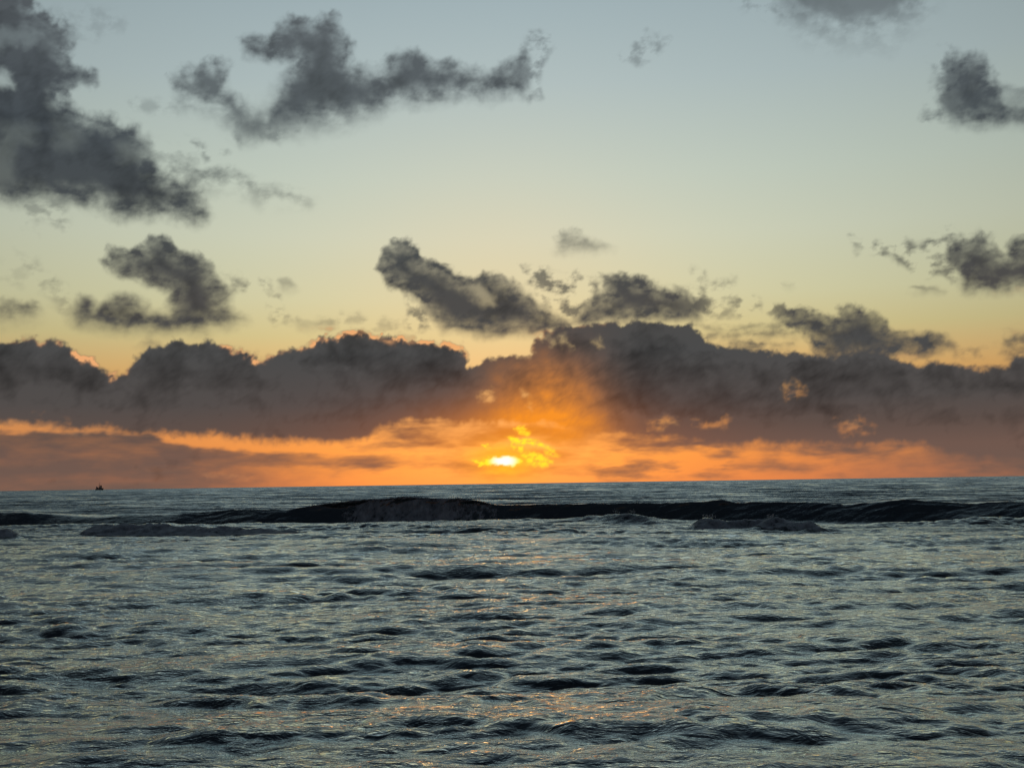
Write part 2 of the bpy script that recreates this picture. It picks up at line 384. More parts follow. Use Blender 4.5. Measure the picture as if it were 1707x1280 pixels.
# light coming straight through or over an edge
lit = np.zeros_like(Xf)
edge = cover * (1 - cover) * 4
rimband = 1.3 * np.exp(-((depth - 0.5) / 4.0) ** 2)
def rim(poly, amt):
    i, d, y0, y1 = field(poly, 30, 0.3)
    v = sstep(-10, 10, d) * rimband[i] * amt * np.clip(0.55 + 1.6 * w2x[i] + 1.2 * wisp[i], 0, 1)
    lit[i] = np.maximum(lit[i], v)
rim([(20, 550), (80, 550), (80, 585), (20, 585)], 0.5)
rim([(100, 575), (150, 580), (200, 612), (195, 635), (150, 625), (110, 600)], 1.2)
rim([(180, 605), (215, 610), (215, 635), (180, 635)], 0.5)
rim([(370, 575), (435, 580), (440, 612), (380, 600)], 1.1)
rim([(430, 590), (480, 585), (480, 620), (430, 620)], 0.5)
rim([(500, 550), (600, 545), (780, 565), (780, 600), (640, 585), (500, 585)], 1.3)
rim([(885, 545), (1020, 545), (1020, 585), (885, 585)], 0.35)
def blaze(pts, amt, soft=5, k=1.4, warp=0.9):
    i, d, y0, y1 = field(pts, 30, warp)
    v = sstep(-soft, soft, d - 2) * np.clip(0.6 + k * streak2[i] + 1.0 * wisp[i], 0, 1) * amt
    lit[i] = np.maximum(lit[i], v)
blaze([(540, 560), (600, 553), (690, 560), (690, 574), (600, 566)], 0.6, 6)
for p_, a_ in (([(1500, 588), (1560, 590), (1565, 602), (1505, 600)], 0.8), ([(1605, 590), (1640, 590), (1645, 605), (1612, 606)], 0.85),
               ([(1655, 484), (1720, 482), (1760, 490), (1700, 496)], 0.8), ([(1685, 548), (1740, 538), (1740, 560), (1695, 560)], 0.8),
               ([(1305, 648), (1335, 645), (1340, 655), (1310, 664)], 0.35), ([(1085, 702), (1125, 700), (1125, 712), (1090, 714)], 0.5),
               ([(1400, 706), (1430, 702), (1456, 712), (1410, 718)], 0.5), ([(1060, 715), (1110, 712), (1100, 728), (1060, 728)], 0.4),
               ([(-60, 704), (90, 706), (250, 722), (160, 724), (-60, 720)], 0.35), ([(340, 782), (450, 778), (460, 792), (350, 796)], 0.3),
               ([(805, 650), (818, 648), (822, 672), (812, 678), (804, 664)], 0.55), ([(868, 648), (890, 655), (896, 680), (878, 672)], 0.6)):
    blaze(p_, a_ * 0.45, 6, 2.0, 1.1)
# burning gaps next to the sun itself
fire = np.zeros_like(Xf)
def gap(pts, amt, soft=3.0):
    i, d, y0, y1 = field(pts, 20, 0.35)
    v = sstep(-soft, soft, d + 3.5 * bil2[i] + 5.0 * streak2[i]) * amt
    fire[i] = np.maximum(fire[i], v)
gap([(786, 766), (800, 768), (822, 762), (860, 760), (870, 768), (855, 777), (800, 776)], 1.0, 2.5)
gap([(846, 728), (862, 730), (882, 733), (900, 740), (915, 745), (922, 754), (905, 750), (885, 744), (862, 740)], 1.0, 3.5)
gap([(858, 716), (874, 712), (886, 722), (878, 728), (864, 722)], 0.75, 3.5)
gap([(853, 742), (872, 744), (870, 750), (858, 747)], 0.9, 3.5)
gap([(868, 757), (885, 754), (905, 757), (920, 768), (905, 776), (880, 772)], 0.85, 4.5)
gap([(802, 743), (812, 739), (818, 746), (808, 748)], 0.9, 3.0)
gap([(880, 762), (905, 764), (915, 772), (890, 774)], 0.9, 3.0)
gap([(905, 744), (925, 748), (930, 760), (912, 758)], 0.6, 5)
speck = np.clip(0.85 + 1.5 * fbm(Xf, Yf * 1.7, 11, 3, 260, 0.6), 0, 1)
sp_i = fire > 0
fire[sp_i] *= np.where(np.hypot(Xf[sp_i] - P(841, 769)[0], Yf[sp_i] - P(841, 769)[1]) < 26, 1.0, speck[sp_i])
gl = np.hypot((Xf - P(870, 750)[0]) / 55, (Yf - P(870, 750)[1]) / 26)
lit = np.maximum(lit, 0.35 * np.exp(-gl ** 2) * np.clip(0.5 + 2.5 * streak2 + 1.2 * wisp, 0, 1))

full = lambda v, fill: (lambda a: (a.__setitem__(fine, v), a)[1])(np.array(fill, dtype=np.float64).copy())
oth = np.clip(1.3 * fbm(X / K * 1.0, Y / K * 2.0, 16, 3, 301) - 0.05, 0, 0.6)
far_bank = 0.93 * sstep(-0.4, 0.4, EL.ravel() - 2.6 + 1.2 * fbm(X / K, Y / K * 0 + 5, 14, 4, 311)) * sstep(-0.5, 0.5, 6.6 - EL.ravel() + 2.2 * fbm(X / K, Y / K * 0, 9, 5, 305, 0.6))
oth = np.maximum(oth, far_bank)
C = full(cover, oth); T = full(cloudtone, np.ones_like(X)); L = full(lit, np.zeros_like(X)); FI = full(fire, np.zeros_like(X))
RAD = 45000.0
co = np.stack([RAD * np.cos(np.radians(EL)) * np.sin(np.radians(AZ)), RAD * np.cos(np.radians(EL)) * np.cos(np.radians(AZ)),
               RAD * np.sin(np.radians(EL))], -1).reshape(-1, 3)
me = mesh_grid('sky', co, len(els), len(azs), wrap=True)
attr(me, 'cloud_cover', C); attr(me, 'cloud_tone', T); attr(me, 'cloud_lit', L); attr(me, 'cloud_gap', FI)
m = bpy.data.materials.new('evening_cloud'); m.use_nodes = True; nt = m.node_tree; nt.nodes.clear(); g = G(nt)
tc = nt.nodes.new('ShaderNodeTexCoord')
nv = nt.nodes.new('ShaderNodeVectorMath'); nv.operation = 'NORMALIZE'; nt.links.new(tc.outputs['Object'], nv.inputs[0])
az, el = g.azel(nv.outputs[0])
def A(name):
    n = nt.nodes.new('ShaderNodeAttribute'); n.attribute_name = name; return n.outputs['Fac']
cc, ct, cl, cf = A('cloud_cover'), A('cloud_tone'), A('cloud_lit'), A('cloud_gap')
S = 30.0
body = g.ramp(g.m('DIVIDE', el, S, clamp=True), [
    (0.0, srgb(112, 90, 80)), (1.6/S, srgb(112, 88, 78)), (2.8/S, srgb(93, 79, 73)), (4.0/S, srgb(82, 77, 75)), (6.5/S, srgb(75, 75, 75)),
    (9.0/S, srgb(78, 76, 74)), (12.0/S, srgb(72, 76, 77)), (17.0/S, srgb(70, 77, 82)), (24.0/S, srgb(88, 94, 98))])
body = g.scalecol(body, ct)
wide = g.gauss(az, el, SUN_AZ, SUN_EL + 0.6, 9.5, 2.2)
body = g.mix(g.m('MULTIPLY', wide, 0.32), body, srgb(196, 106, 52))
s2a, s2e = azel(912, 690)
col2 = g.gauss(az, el, s2a, s2e, 2.4, 2.2)
body = g.mix(g.m('MULTIPLY', g.m('MULTIPLY', col2, 0.88), g.m('MULTIPLY', ct, ct), clamp=True), body, srgb(250, 150, 46))
near = g.gauss(az, el, SUN_AZ + 0.4, SUN_EL + 0.6, 4.0, 1.9)
body = g.mix(g.m('MULTIPLY', near, 0.8), body, srgb(246, 140, 26))
dist = g.gauss(az, el, SUN_AZ, SUN_EL, 9.0, 4.0)
litcol = g.mix(dist, srgb(238, 172, 116), srgb(255, 184, 64))
body = g.mix(cl, body, litcol)
e1 = nt.nodes.new('ShaderNodeEmission'); nt.links.new(body, e1.inputs[0])
tr = nt.nodes.new('ShaderNodeBsdfTransparent')
mx = nt.nodes.new('ShaderNodeMixShader')
nt.links.new(g.m('MAXIMUM', cc, cl, clamp=True), mx.inputs[0]); nt.links.new(tr.outputs[0], mx.inputs[1]); nt.links.new(e1.outputs[0], mx.inputs[2])
e2 = nt.nodes.new('ShaderNodeEmission')
core = g.gauss(az, el, *azel(840, 768), 0.60, 0.34, 2.0)
fcol = g.mix(core, (1.4, 0.86, 0.03, 1), (1.25, 1.2, 1.0, 1))
nt.links.new(fcol, e2.inputs[0])
mx2 = nt.nodes.new('ShaderNodeMixShader')
nt.links.new(cf, mx2.inputs[0]); nt.links.new(mx.outputs[0], mx2.inputs[1]); nt.links.new(e2.outputs[0], mx2.inputs[2])
out = nt.nodes.new('ShaderNodeOutputMaterial'); nt.links.new(mx2.outputs[0], out.inputs[0])
m.cycles.emission_sampling = 'NONE'
link('sky', me, m, kind='structure')

# ------------------------------------------------------------------ sea
th = np.concatenate([np.arange(70, 22, -2.0), np.arange(21, 17.2, -0.3)])
rr = list(CAM_H / np.tan(np.radians(th)))
r_ = rr[-1]
while r_ < 4000:
    dr = r_ * r_ * R(0.020) / CAM_H
    if r_ < 74: dr = min(dr, 0.25)
    elif r_ < 122: dr = min(dr, 0.20)
    elif r_ < 400: dr = min(dr, 0.5)
    else: dr = r_ * 0.003
    dr = max(dr, 0.03)
    r_ += dr; rr.append(r_)
while r_ < 44000: r_ *= 1.12; rr.append(min(r_, 44500))
rr = np.array(rr)
az2 = np.concatenate([np.arange(-180, -62, 4.0), np.arange(-60, -34, 0.3), np.arange(-34, 34, 0.062), np.arange(34.1, 60, 0.3), np.arange(62, 179, 4.0)])
A2, R2 = np.meshgrid(np.radians(az2), rr)
sx = (R2 * np.sin(A2)).ravel(); sy = (R2 * np.cos(A2)).ravel()
dr_loc = np.repeat(np.gradient(rr), len(az2)); rad = R2.ravel()
z = np.zeros_like(sx); dx = np.zeros_like(sx); dy = np.zeros_like(sx)
near_m = (np.abs(np.degrees(A2.ravel())) < 60.5) & (rad < 4200)
ni = np.nonzero(near_m)[0]
x_, y_, d_, ra_ = sx[ni], sy[ni], dr_loc[ni], rad[ni]
# wind sea: many short trains running mostly towards the shore, in slowly varying groups
zz = np.zeros_like(x_); ddx = np.zeros_like(x_); ddy = np.zeros_like(x_)
def sea_tile(L, N, lmin, lmax, slope, seed, expo=3.1, sharp=3.0, turn=0.09):
    """periodic patch of wind sea: height and sideways pull for wavelengths lmin..lmax, given rms slope"""
    r = np.random.default_rng(seed)
    k1 = 2 * np.pi * np.fft.fftfreq(N, L / N)
    KX, KY = np.meshgrid(k1, k1)
    k = np.hypot(KX, KY); k[0, 0] = 1
    lam_ = 2 * np.pi / k
    cosd = (KX * math.sin(turn) - KY * math.cos(turn)) / k          # waves run towards -y
    D = np.where(cosd > 0, np.abs(cosd) ** sharp, 0.02)
    band = sstep(lmin * 0.85, lmin * 1.15, lam_) * sstep(lmax * 1.15, lmax * 0.85, lam_)
    a = np.sqrt(k ** (-expo) * D * band) * (r.standard_normal((N, N)) + 1j * r.standard_normal((N, N)))
    h = np.fft.ifft2(a); sy_ = np.fft.ifft2(1j * KY * a).real
    sxs = np.fft.ifft2(1j * KX * a).real
    sc = slope / math.sqrt((sy_ ** 2 + sxs ** 2).mean())
    px_ = np.fft.ifft2(-1j * KX / k * a).real; py_ = np.fft.ifft2(-1j * KY / k * a).real
    return L, N, [(q * sc).astype(np.float32) for q in (h.real, px_, py_)]
def sample(tile, x, y):
    L, N, arrs = tile
    u = (x / L * N) % N; v = (y / L * N) % N
    i = np.floor(u).astype(np.int64); j = np.floor(v).astype(np.int64)
    fu = (u - i).astype(np.float32); fv_ = (v - j).astype(np.float32)
    i %= N; j %= N; i1 = (i + 1) % N; j1 = (j + 1) % N
    w = ((1 - fu) * (1 - fv_), fu * (1 - fv_), (1 - fu) * fv_, fu * fv_)
    return [w[0] * a[j, i] + w[1] * a[j, i1] + w[2] * a[j1, i] + w[3] * a[j1, i1] for a in arrs]
gust = 0.55 + 1.0 * np.clip(fbm(x_, y_ * 0.8, 20, 3, 400, 0.6) + 0.32, 0, 1)
gust2 = 0.6 + 0.95 * np.clip(fbm(x_ + 90, y_, 8, 3, 410, 0.6) + 0.32, 0, 1)
for (L_, N_, la, lb, sl_, seed, sharp_, ga) in ((23.0, 512, 0.16, 0.5, 0.13, 1, 4, gust2), (61.0, 1024, 0.5, 1.7, 0.22, 2, 7, gust2),
                                           (211.0, 1024, 1.7, 6.0, 0.095, 3, 22, gust), (733.0, 1024, 6.0, 42.0, 0.062, 4, 30, 1.0)):
    fade = np.clip(la * 1.6 / d_ - 0.7, 0, 1) * ga
    act = np.nonzero(fade > 0.001)[0]
    h_, px_, py_ = sample(sea_tile(L_, N_, la, lb, sl_, seed, sharp=sharp_), x_[act], y_[act])
    zz[act] += fade[act] * h_; ddx[act] += 1.1 * fade[act] * px_; ddy[act] += 1.1 * fade[act] * py_
# long low swell ridges seen as dark faces, each at its own place on the water
def ridge(px, py, width, height, depth_f, tilt=0.0):
    cx, cy = on_sea(px, py)
    width *= 1.6
    k = np.nonzero((np.abs(x_ - cx) < 2.2 * width) & (np.abs(y_ - cy) < 4 * depth_f + 0.5 * width))[0]
    c_, s_ = math.cos(tilt), math.sin(tilt)
    u = (x_[k] - cx) * c_ + (y_[k] - cy) * s_
    v = -(x_[k] - cx) * s_ + (y_[k] - cy) * c_
    v = v + depth_f * (0.9 * fbm(u, v * 0 + px, width * 0.6, 4, int(px), 0.6) + 0.35 * fbm(u, v, 0.8, 2, int(px) + 3))
    hh_ = height * (1 + 0.5 * fbm(u, v * 0 + py, width * 0.4, 3, int(py)))
    prof = np.where(v < 0, np.exp(-(v / (depth_f * 0.55)) ** 2), np.exp(-(v / depth_f) ** 2))
    zz[k] += 0.8 * hh_ * prof * np.exp(-(np.abs(u) / width) ** 2.5)
for a in ((180, 1057, 1.9, .16, .8, .05), (410, 1052, 1.5, .12, .7, .1), (640, 992, 3.2, .20, 1.3, .12), (760, 900, 7.5, .42, 3.0, .04), (930, 1052, 2.6, .14, .9, .03),
          (80, 1116, 1.6, .13, .7, .05), (300, 1190, 2.4, .16, .7, .08), (480, 1128, 1.3, .10, .6, .03), (700, 1186, 2.2, .17, .7, .08), (880, 1190, 1.5, .10, .5, -.04),
          (1180, 1158, 1.9, .16, .6, .08), (1400, 1010, 3.5, .18, 1.2, .05), (1290, 1235, 1.6, .12, .5, .02), (1560, 1120, 2.0, .12, .7, .04), (1640, 905, 7.0, .35, 3.0, .03),
          (1250, 960, 3.6, .16, 1.4, .05), (130, 955, 3.0, .16, 1.3, 0), (400, 950, 3.2, .15, 1.4, .05), (1100, 1080, 2.2, .12, .9, .05), (1650, 1210, 1.8, .14, .6, .05),
          (560, 1100, 1.8, .10, .7, .05), (230, 925, 4.0, .2, 1.8, 0), (1120, 905, 5.0, .25, 2.2, .05), (1430, 925, 5.0, .22, 2.0, .05), (1500, 1160, 1.5, .10, .5, 0),
          (60, 1210, 1.4, .12, .5, .05), (1010, 1250, 1.8, .12, .5, .05), (450, 1262, 1.6, .10, .5, .05), (860, 955, 4.0, .2, 1.5, .03),
          (100, 880, 5, .34, 2.0, .02), (20, 868, 6, .3, 2.2, 0), (560, 884, 6, .36, 2.0, .04), (680, 876, 7, .3, 1.8, 0), (880, 882, 6, .3, 2.0, .03), (1000, 893, 6, .32, 2.2, .03),
          (1450, 880, 7, .36, 2.0, .03), (1620, 876, 7, .32, 2.0, .02), (1120, 884, 4, .25, 1.6, .05), (340, 905, 6, .3, 2.0, .03)):
    ridge(*a)
# breaking wave across the whole view
cpx = np.array([-300, 0, 80, 130, 200, 260, 330, 375, 430, 480, 530, 560, 590, 640, 680, 720, 790, 825, 860, 905, 960, 1000, 1060, 1130, 1200, 1225, 1290, 1370, 1400,
                1440, 1500, 1560, 1620, 1680, 1730, 2000], float)
cpy = np.array([860, 853, 855, 860, 859, 857, 853, 849, 847, 848, 842, 838, 835, 833, 829, 832, 832, 839, 841, 838, 838, 839, 838, 837, 833, 838, 837, 839, 842,
                838, 833, 838, 840, 835, 838, 842], float)
def crest_dist(px): return np.interp(px, [-300, 0, 600, 900, 1500, 2000], [122, 119, 114, 108, 95, 88])
wx, wy, wh = [], [], []
for a, b in zip(cpx, cpy):
    D = float(crest_dist(a)); d = ray(a, b); t = D / d[1]
    wx.append(d[0] * t); wy.append(D); wh.append(CAM_H + d[2] * t)
wx, wy, wh = map(np.array, (wx, wy, wh))
yc = np.interp(x_, wx, wy) + 1.2 * fbm(x_, x_ * 0, 9, 3, 501)
Hc = np.interp(x_, wx, wh) + 0.17 * fbm(x_, x_ * 0 + 5, 3.0, 5, 521, 0.6)
s_ = y_ - yc
steep = np.interp(x_, on_edges := [-60, -28, -16, 0, 20, 50], [3.6, 3.4, 2.4, 2.6, 3.2, 4.2])
frontp = np.clip(1 + s_ / steep, 0, 1)
prof = np.where(s_ < 0, frontp ** 0.95 * (1.3 - 0.3 * frontp) , np.exp(-(s_ / 7.5) ** 2))
prof = np.where((s_ < 0), np.clip(prof, 0, 1), prof)
damp = np.exp(-(np.clip(s_, -99, 99) / 6) ** 2)
zz = zz * (1 - 0.75 * damp) + Hc * prof - 0.18 * np.exp(-((s_ + steep + 1.5) / 2.0) ** 2)
# smaller broken rollers in front of it
rollers = []
def roller(pts, base_py, back=2.2, front=0.7, rough=True):
    """pts: (px, top py) along the roller; base_py: where its foot meets the water"""
    X0, Y0, H0 = [], [], []
    for (px, py) in pts:
        bx, by = on_sea(px, base_py); D = by + front + 0.4
        d = ray(px, py); t = D / d[1]; X0.append(d[0] * t); Y0.append(D); H0.append(max(0.0, CAM_H + d[2] * t))
    X0, Y0, H0 = map(np.array, (X0, Y0, H0))
    H0[0] = 0; H0[-1] = 0
    hh = np.interp(x_, X0, H0, left=0, right=0); hh = hh * (1 + 0.22 * fbm(x_, x_ * 0 + 3, 1.6, 4, int(base_py) + 5, 0.7)); yy = np.interp(x_, X0, Y0) + 0.5 * fbm(x_, x_ * 0, 3, 3, int(base_py))
    s = y_ - yy
    s = s + 0.35 * np.sin(x_ * 1.7 + base_py) * np.sin(x_ * 0.63); pr = np.where(s < 0, np.exp(-(s / front) ** 2), np.exp(-(s / back) ** 2))
    rollers.append((hh, s, front, back))
    q = np.full_like(x_, 0.85)
    if rough:
        k = np.nonzero((hh > 0) & (np.abs(s) < 9))[0]
        q[k] = 0.72 + 0.42 * np.clip(fbm(x_[k], y_[k] * 1.2, 2.6, 5, int(base_py) + 21, 0.62, billow=True) + 0.35, 0, 1.3)
    return 0.68 * hh * pr * q
zz += roller([(130, 884), (175, 876), (230, 870), (300, 871), (380, 871), (430, 872), (480, 876), (530, 884), (560, 892)], 892, 2.4, 1.5)
zz += roller([(1145, 880), (1165, 866), (1182, 860), (1210, 866), (1250, 868), (1285, 861), (1305, 864), (1340, 870), (1390, 882)], 886, 2.0, 0.8)
zz += roller([(930, 875), (980, 862), (1020, 855), (1040, 852), (1060, 853), (1090, 862), (1130, 874)], 875, 2.4, 1.1, False)
zz += roller([(-80, 900), (-30, 890), (8, 884), (26, 892), (50, 902)], 902, 1.6, 0.8)
# foam amounts in metres of the water itself
strip = np.nonzero((y_ > 60) & (y_ < 140) & (np.abs(x_) < 80))[0]
def in_strip(f):
    o = np.zeros_like(x_); o[strip] = f(x_[strip], y_[strip], s_[strip]); return o
lump = in_strip(lambda x, y, s: fbm(x, y, 1.6, 5, 601, 0.6, billow=True))
lump2 = in_strip(lambda x, y, s: fbm(x, y, 0.5, 3, 631, 0.6))
fo = np.zeros_like(x_)
tear = in_strip(lambda x, y, s: fbm(x, s * 1.5, 2.6, 4, 641, 0.6))
xa, xb = ray(590, 850)[0] / ray(590, 850)[1] * 114, ray(815, 850)[0] / ray(815, 850)[1] * 110
along = sstep(xa - 0.8, xa + 1.2, x_ + 1.6 * tear + 0.5 * (s_ + 2)) * sstep(xb + 5, xb - 11, x_ + 4 * tear)
fo = np.maximum(fo, 1.35 * along * sstep(-steep - 1.2, -steep + 0.3, s_ + 0.8 * tear) * sstep(0.9, 0.1, s_ + 0.5 * tear))
for q, (hh, s, fr, bk) in enumerate(rollers):
    on = sstep(0.22, 0.5, hh) * (0.35 if q == 2 else 1.0)
    fo = np.maximum(fo, on * sstep(-1.9 * fr, -1.4 * fr, s + 0.5 * tear) * sstep(0.9, 0.1, s + 0.8 * tear))
zz += fo * (0.06 + 0.05 * lump + 0.05 * lump2)
z[ni] = zz; dx[ni] = ddx; dy[ni] = ddy
dy[ni] -= 1.5 * np.where(s_ < 6, Hc / 2.0 * np.clip(prof, 0, 1) ** 3, 0) * np.exp(-(np.clip(s_, 0, 99) / 2.5) ** 2)
co = np.stack([sx + dx, sy + dy, z], -1)
nr, nc = len(rr), len(az2)
me = mesh_grid('sea', co, nr, nc, wrap=True)

wm = bpy.data.materials.new('sea_water'); wm.use_nodes = True; nt = wm.node_tree; g = G(nt)
bs = nt.nodes['Principled BSDF']
bs.inputs['Base Color'].default_value = (0.004, 0.009, 0.013, 1)
bs.inputs['Roughness'].default_value = 0.07
bs.inputs['IOR'].default_value = 1.8
tc = nt.nodes.new('ShaderNodeTexCoord')
def nz(scale, stretch, detail, rough, rot=0.0, dist=0.0):
    mp = nt.nodes.new('ShaderNodeMapping'); mp.inputs['Scale'].default_value = (stretch, 1, 1); mp.inputs['Rotation'].default_value = (0, 0, rot)
    nt.links.new(tc.outputs['Object'], mp.inputs[0])
    n = nt.nodes.new('ShaderNodeTexNoise'); n.noise_dimensions = '2D'; n.inputs['Scale'].default_value = scale
    n.inputs['Detail'].default_value = detail; n.inputs['Roughness'].default_value = rough; n.inputs['Distortion'].default_value = dist
    nt.links.new(mp.outputs[0], n.inputs['Vector']); return n.outputs['Fac']
def nzc(scale, stretch, detail, rough, rot=0.0):
    mp = nt.nodes.new('ShaderNodeMapping'); mp.inputs['Scale'].default_value = (stretch, 1, 1); mp.inputs['Rotation'].default_value = (0, 0, rot)
    nt.links.new(tc.outputs['Object'], mp.inputs[0])
    n = nt.nodes.new('ShaderNodeTexNoise'); n.noise_dimensions = '2D'; n.inputs['Scale'].default_value = scale
    n.inputs['Detail'].default_value = detail; n.inputs['Roughness'].default_value = rough
    nt.links.new(mp.outputs[0], n.inputs['Vector']); sp = nt.nodes.new('ShaderNodeSeparateColor'); nt.links.new(n.outputs['Color'], sp.inputs[0]); return sp.outputs
n1 = nz(2.6, 0.5, 4, 0.6, 0.12, 0.5)
n2 = nz(6.0, 0.45, 4, 0.6, -0.15, 0.4)
n3 = nz(0.16, 0.5, 2, 0.5)
hh = g.m('ADD', g.m('MULTIPLY', n1, 0.05), g.m('MULTIPLY', g.m('MULTIPLY', n2, 0.03), g.m('ADD', g.m('MULTIPLY', n3, 1.6), 0.2)))
bp = nt.nodes.new('ShaderNodeBump'); bp.inputs['Strength'].default_value = 1.0; bp.inputs['Distance'].default_value = 1.0
nt.links.new(hh, bp.inputs['Height'])
# slopes of ripples finer than the mesh, added straight to the normal; stronger where the mesh is coarse far out
ln = nt.nodes.new('ShaderNodeVectorMath'); ln.operation = 'LENGTH'; nt.links.new(tc.outputs['Object'], ln.inputs[0])
dist_ = ln.outputs['Value']
farf = g.m('DIVIDE', g.m('SUBTRACT', dist_, 25.0), 160.0, clamp=True)
ca = nzc(0.55, 0.35, 4, 0.7, 0.08); cb = nzc(0.09, 0.3, 3, 0.6, 0.05)
k1 = g.m('ADD', g.m('MULTIPLY', farf, 0.52), 0.02)
sxn = g.m('MULTIPLY', g.m('SUBTRACT', ca[0], 0.5), g.m('MULTIPLY', k1, 0.9))
syn = g.m('MULTIPLY', g.m('SUBTRACT', ca[1], 0.5), k1)
syn2 = g.m('MULTIPLY', g.m('SUBTRACT', cb[1], 0.42), g.m('MULTIPLY', farf, 0.85))
tiltv = g.m('SUBTRACT', g.m('MULTIPLY', farf, -0.20), 0.03)
sy_all = g.m('ADD', g.m('ADD', syn, g.m('MULTIPLY', syn2, -1.0)), tiltv)
cx_ = nt.nodes.new('ShaderNodeCombineXYZ'); nt.links.new(sxn, cx_.inputs[0]); nt.links.new(sy_all, cx_.inputs[1])
va = nt.nodes.new('ShaderNodeVectorMath'); va.operation = 'ADD'; nt.links.new(bp.outputs[0], va.inputs[0]); nt.links.new(cx_.outputs[0], va.inputs[1])
vn = nt.nodes.new('ShaderNodeVectorMath'); vn.operation = 'NORMALIZE'; nt.links.new(va.outputs[0], vn.inputs[0])
nt.links.new(vn.outputs[0], bs.inputs['Normal'])
nt.links.new(g.m('ADD', g.m('MULTIPLY', farf, 0.10), 0.025), bs.inputs['Roughness'])
fr = nt.nodes.new('ShaderNodeFresnel'); fr.inputs['IOR'].default_value = 1.55; nt.links.new(vn.outputs[0], fr.inputs['Normal'])
gls = nt.nodes.new('ShaderNodeBsdfGlossy'); nt.links.new(vn.outputs[0], gls.inputs['Normal'])
nt.links.new(g.m('ADD', g.m('MULTIPLY', farf, 0.10), 0.025), gls.inputs['Roughness'])
dif = nt.nodes.new('ShaderNodeBsdfDiffuse'); dif.inputs[0].default_value = (0.004, 0.008, 0.018, 1)
mw = nt.nodes.new('ShaderNodeMixShader'); nt.links.new(g.m('MULTIPLY', fr.outputs[0], 1.9, clamp=True), mw.inputs[0])
nt.links.new(dif.outputs[0], mw.inputs[1]); nt.links.new(gls.outputs[0], mw.inputs[2])
gls.inputs[0].default_value = (0.89, 0.95, 0.94, 1)
nt.links.new(mw.outputs[0], nt.nodes['Material Output'].inputs[0]); nt.nodes.remove(bs)
link('sea', me, wm, kind='structure')

# ------------------------------------------------------------------ foam lying on the breakers
fv = np.zeros(nr * nc); fv[ni] = fo
idx = np.arange(nr * nc).reshape(nr, nc)
q = np.stack([idx[:-1, :-1], idx[:-1, 1:], idx[1:, 1:], idx[1:, :-1]], -1).reshape(-1, 4)
fine2 = np.zeros(nr * nc); fine2[ni] = 0.5 + 0.5 * tear
q = q[(fv[q].mean(1) > 0.12)]
used, inv = np.unique(q, return_inverse=True)
fco = co[used].copy(); fco[:, 2] += 0.05 * np.clip(fv[used] * 2.2 - 0.35, 0.15, 1)
mf = mesh_quads('sea_foam', fco, inv.reshape(-1, 4))
attr(mf, 'froth', np.clip(fv[used], 0, 1))
fm = bpy.data.materials.new('sea_froth'); fm.use_nodes = True; nt = fm.node_tree; g = G(nt)
bs = nt.nodes['Principled BSDF']; bs.inputs['Roughness'].default_value = 0.75
tc = nt.nodes.new('ShaderNodeTexCoord')
def fnoise(scale, vec, detail=6):
    mp = nt.nodes.new('ShaderNodeMapping'); mp.inputs['Scale'].default_value = vec; nt.links.new(tc.outputs['Object'], mp.inputs[0])
    n = nt.nodes.new('ShaderNodeTexNoise'); n.inputs['Scale'].default_value = scale; n.inputs['Detail'].default_value = detail; n.inputs['Roughness'].default_value = 0.65
    nt.links.new(mp.outputs[0], n.inputs['Vector']); return n.outputs['Fac']
fa = fnoise(1.6, (1, 1, 0.5)); fb = fnoise(5.0, (1, 1, 1))
nt.links.new(g.ramp(fa, [(0.3, (0.09, 0.11, 0.13, 1)), (0.68, (0.42, 0.46, 0.50, 1))]), bs.inputs['Base Color'])
bp = nt.nodes.new('ShaderNodeBump'); bp.inputs['Distance'].default_value = 0.12; nt.links.new(g.m('ADD', fa, g.m('MULTIPLY', fb, 0.5)), bp.inputs['Height']); nt.links.new(bp.outputs[0], bs.inputs['Normal'])
at = nt.nodes.new('ShaderNodeAttribute'); at.attribute_name = 'froth'
al = g.m('MULTIPLY', g.m('SUBTRACT', g.m('ADD', g.m('MULTIPLY', at.outputs['Fac'], 0.9), g.m('MULTIPLY', fa, 2.2)), 1.32), 2.0, clamp=True)
nt.links.new(al, bs.inputs['Alpha'])
link('sea_foam', mf, fm, kind='stuff', label='grey churned foam on the breaking wave and the small rollers before it', category='foam')

# ------------------------------------------------------------------ spray thrown up along the crests
def spray(spots):
    vs_, fs_ = [], []
    o8 = np.array([(1, 0, 0), (-1, 0, 0), (0, 1, 0), (0, -1, 0), (0, 0, 1), (0, 0, -1)], float)
    f8 = [(0, 2, 4), (2, 1, 4), (1, 3, 4), (3, 0, 4), (2, 0, 5), (1, 2, 5), (3, 1, 5), (0, 3, 5)]
    for (p, s) in spots:
        b = len(vs_)
        vs_.extend((o8 * s * (0.6 + 0.8 * rng.random((6, 1))) + p).tolist()); fs_.extend([tuple(b + i for i in f) for f in f8])
    me = bpy.data.meshes.new('sea_spray'); me.from_pydata(vs_, [], fs_); me.update(); return me
spots = []
for (pa, pb, n_, up_) in ((520, 585, 90, .05), (585, 660, 60, .06), (655, 705, 90, .1), (730, 800, 70, .1), (915, 935, 30, .06), (985, 1110, 60, .06), (1195, 1215, 30, .1)):
    for _ in range(n_):
        px = pa + (pb - pa) * rng.random(); D = float(crest_dist(px)); d = ray(px, 840); xx = d[0] / d[1] * D
        hcr = float(np.interp(xx, wx, wh))
        spots.append((np.array([xx, float(np.interp(xx, wx, wy)) + 0.3 * rng.standard_normal(), hcr + 0.05 + up_ * abs(rng.standard_normal())]), 0.018 + 0.045 * rng.random() ** 2))
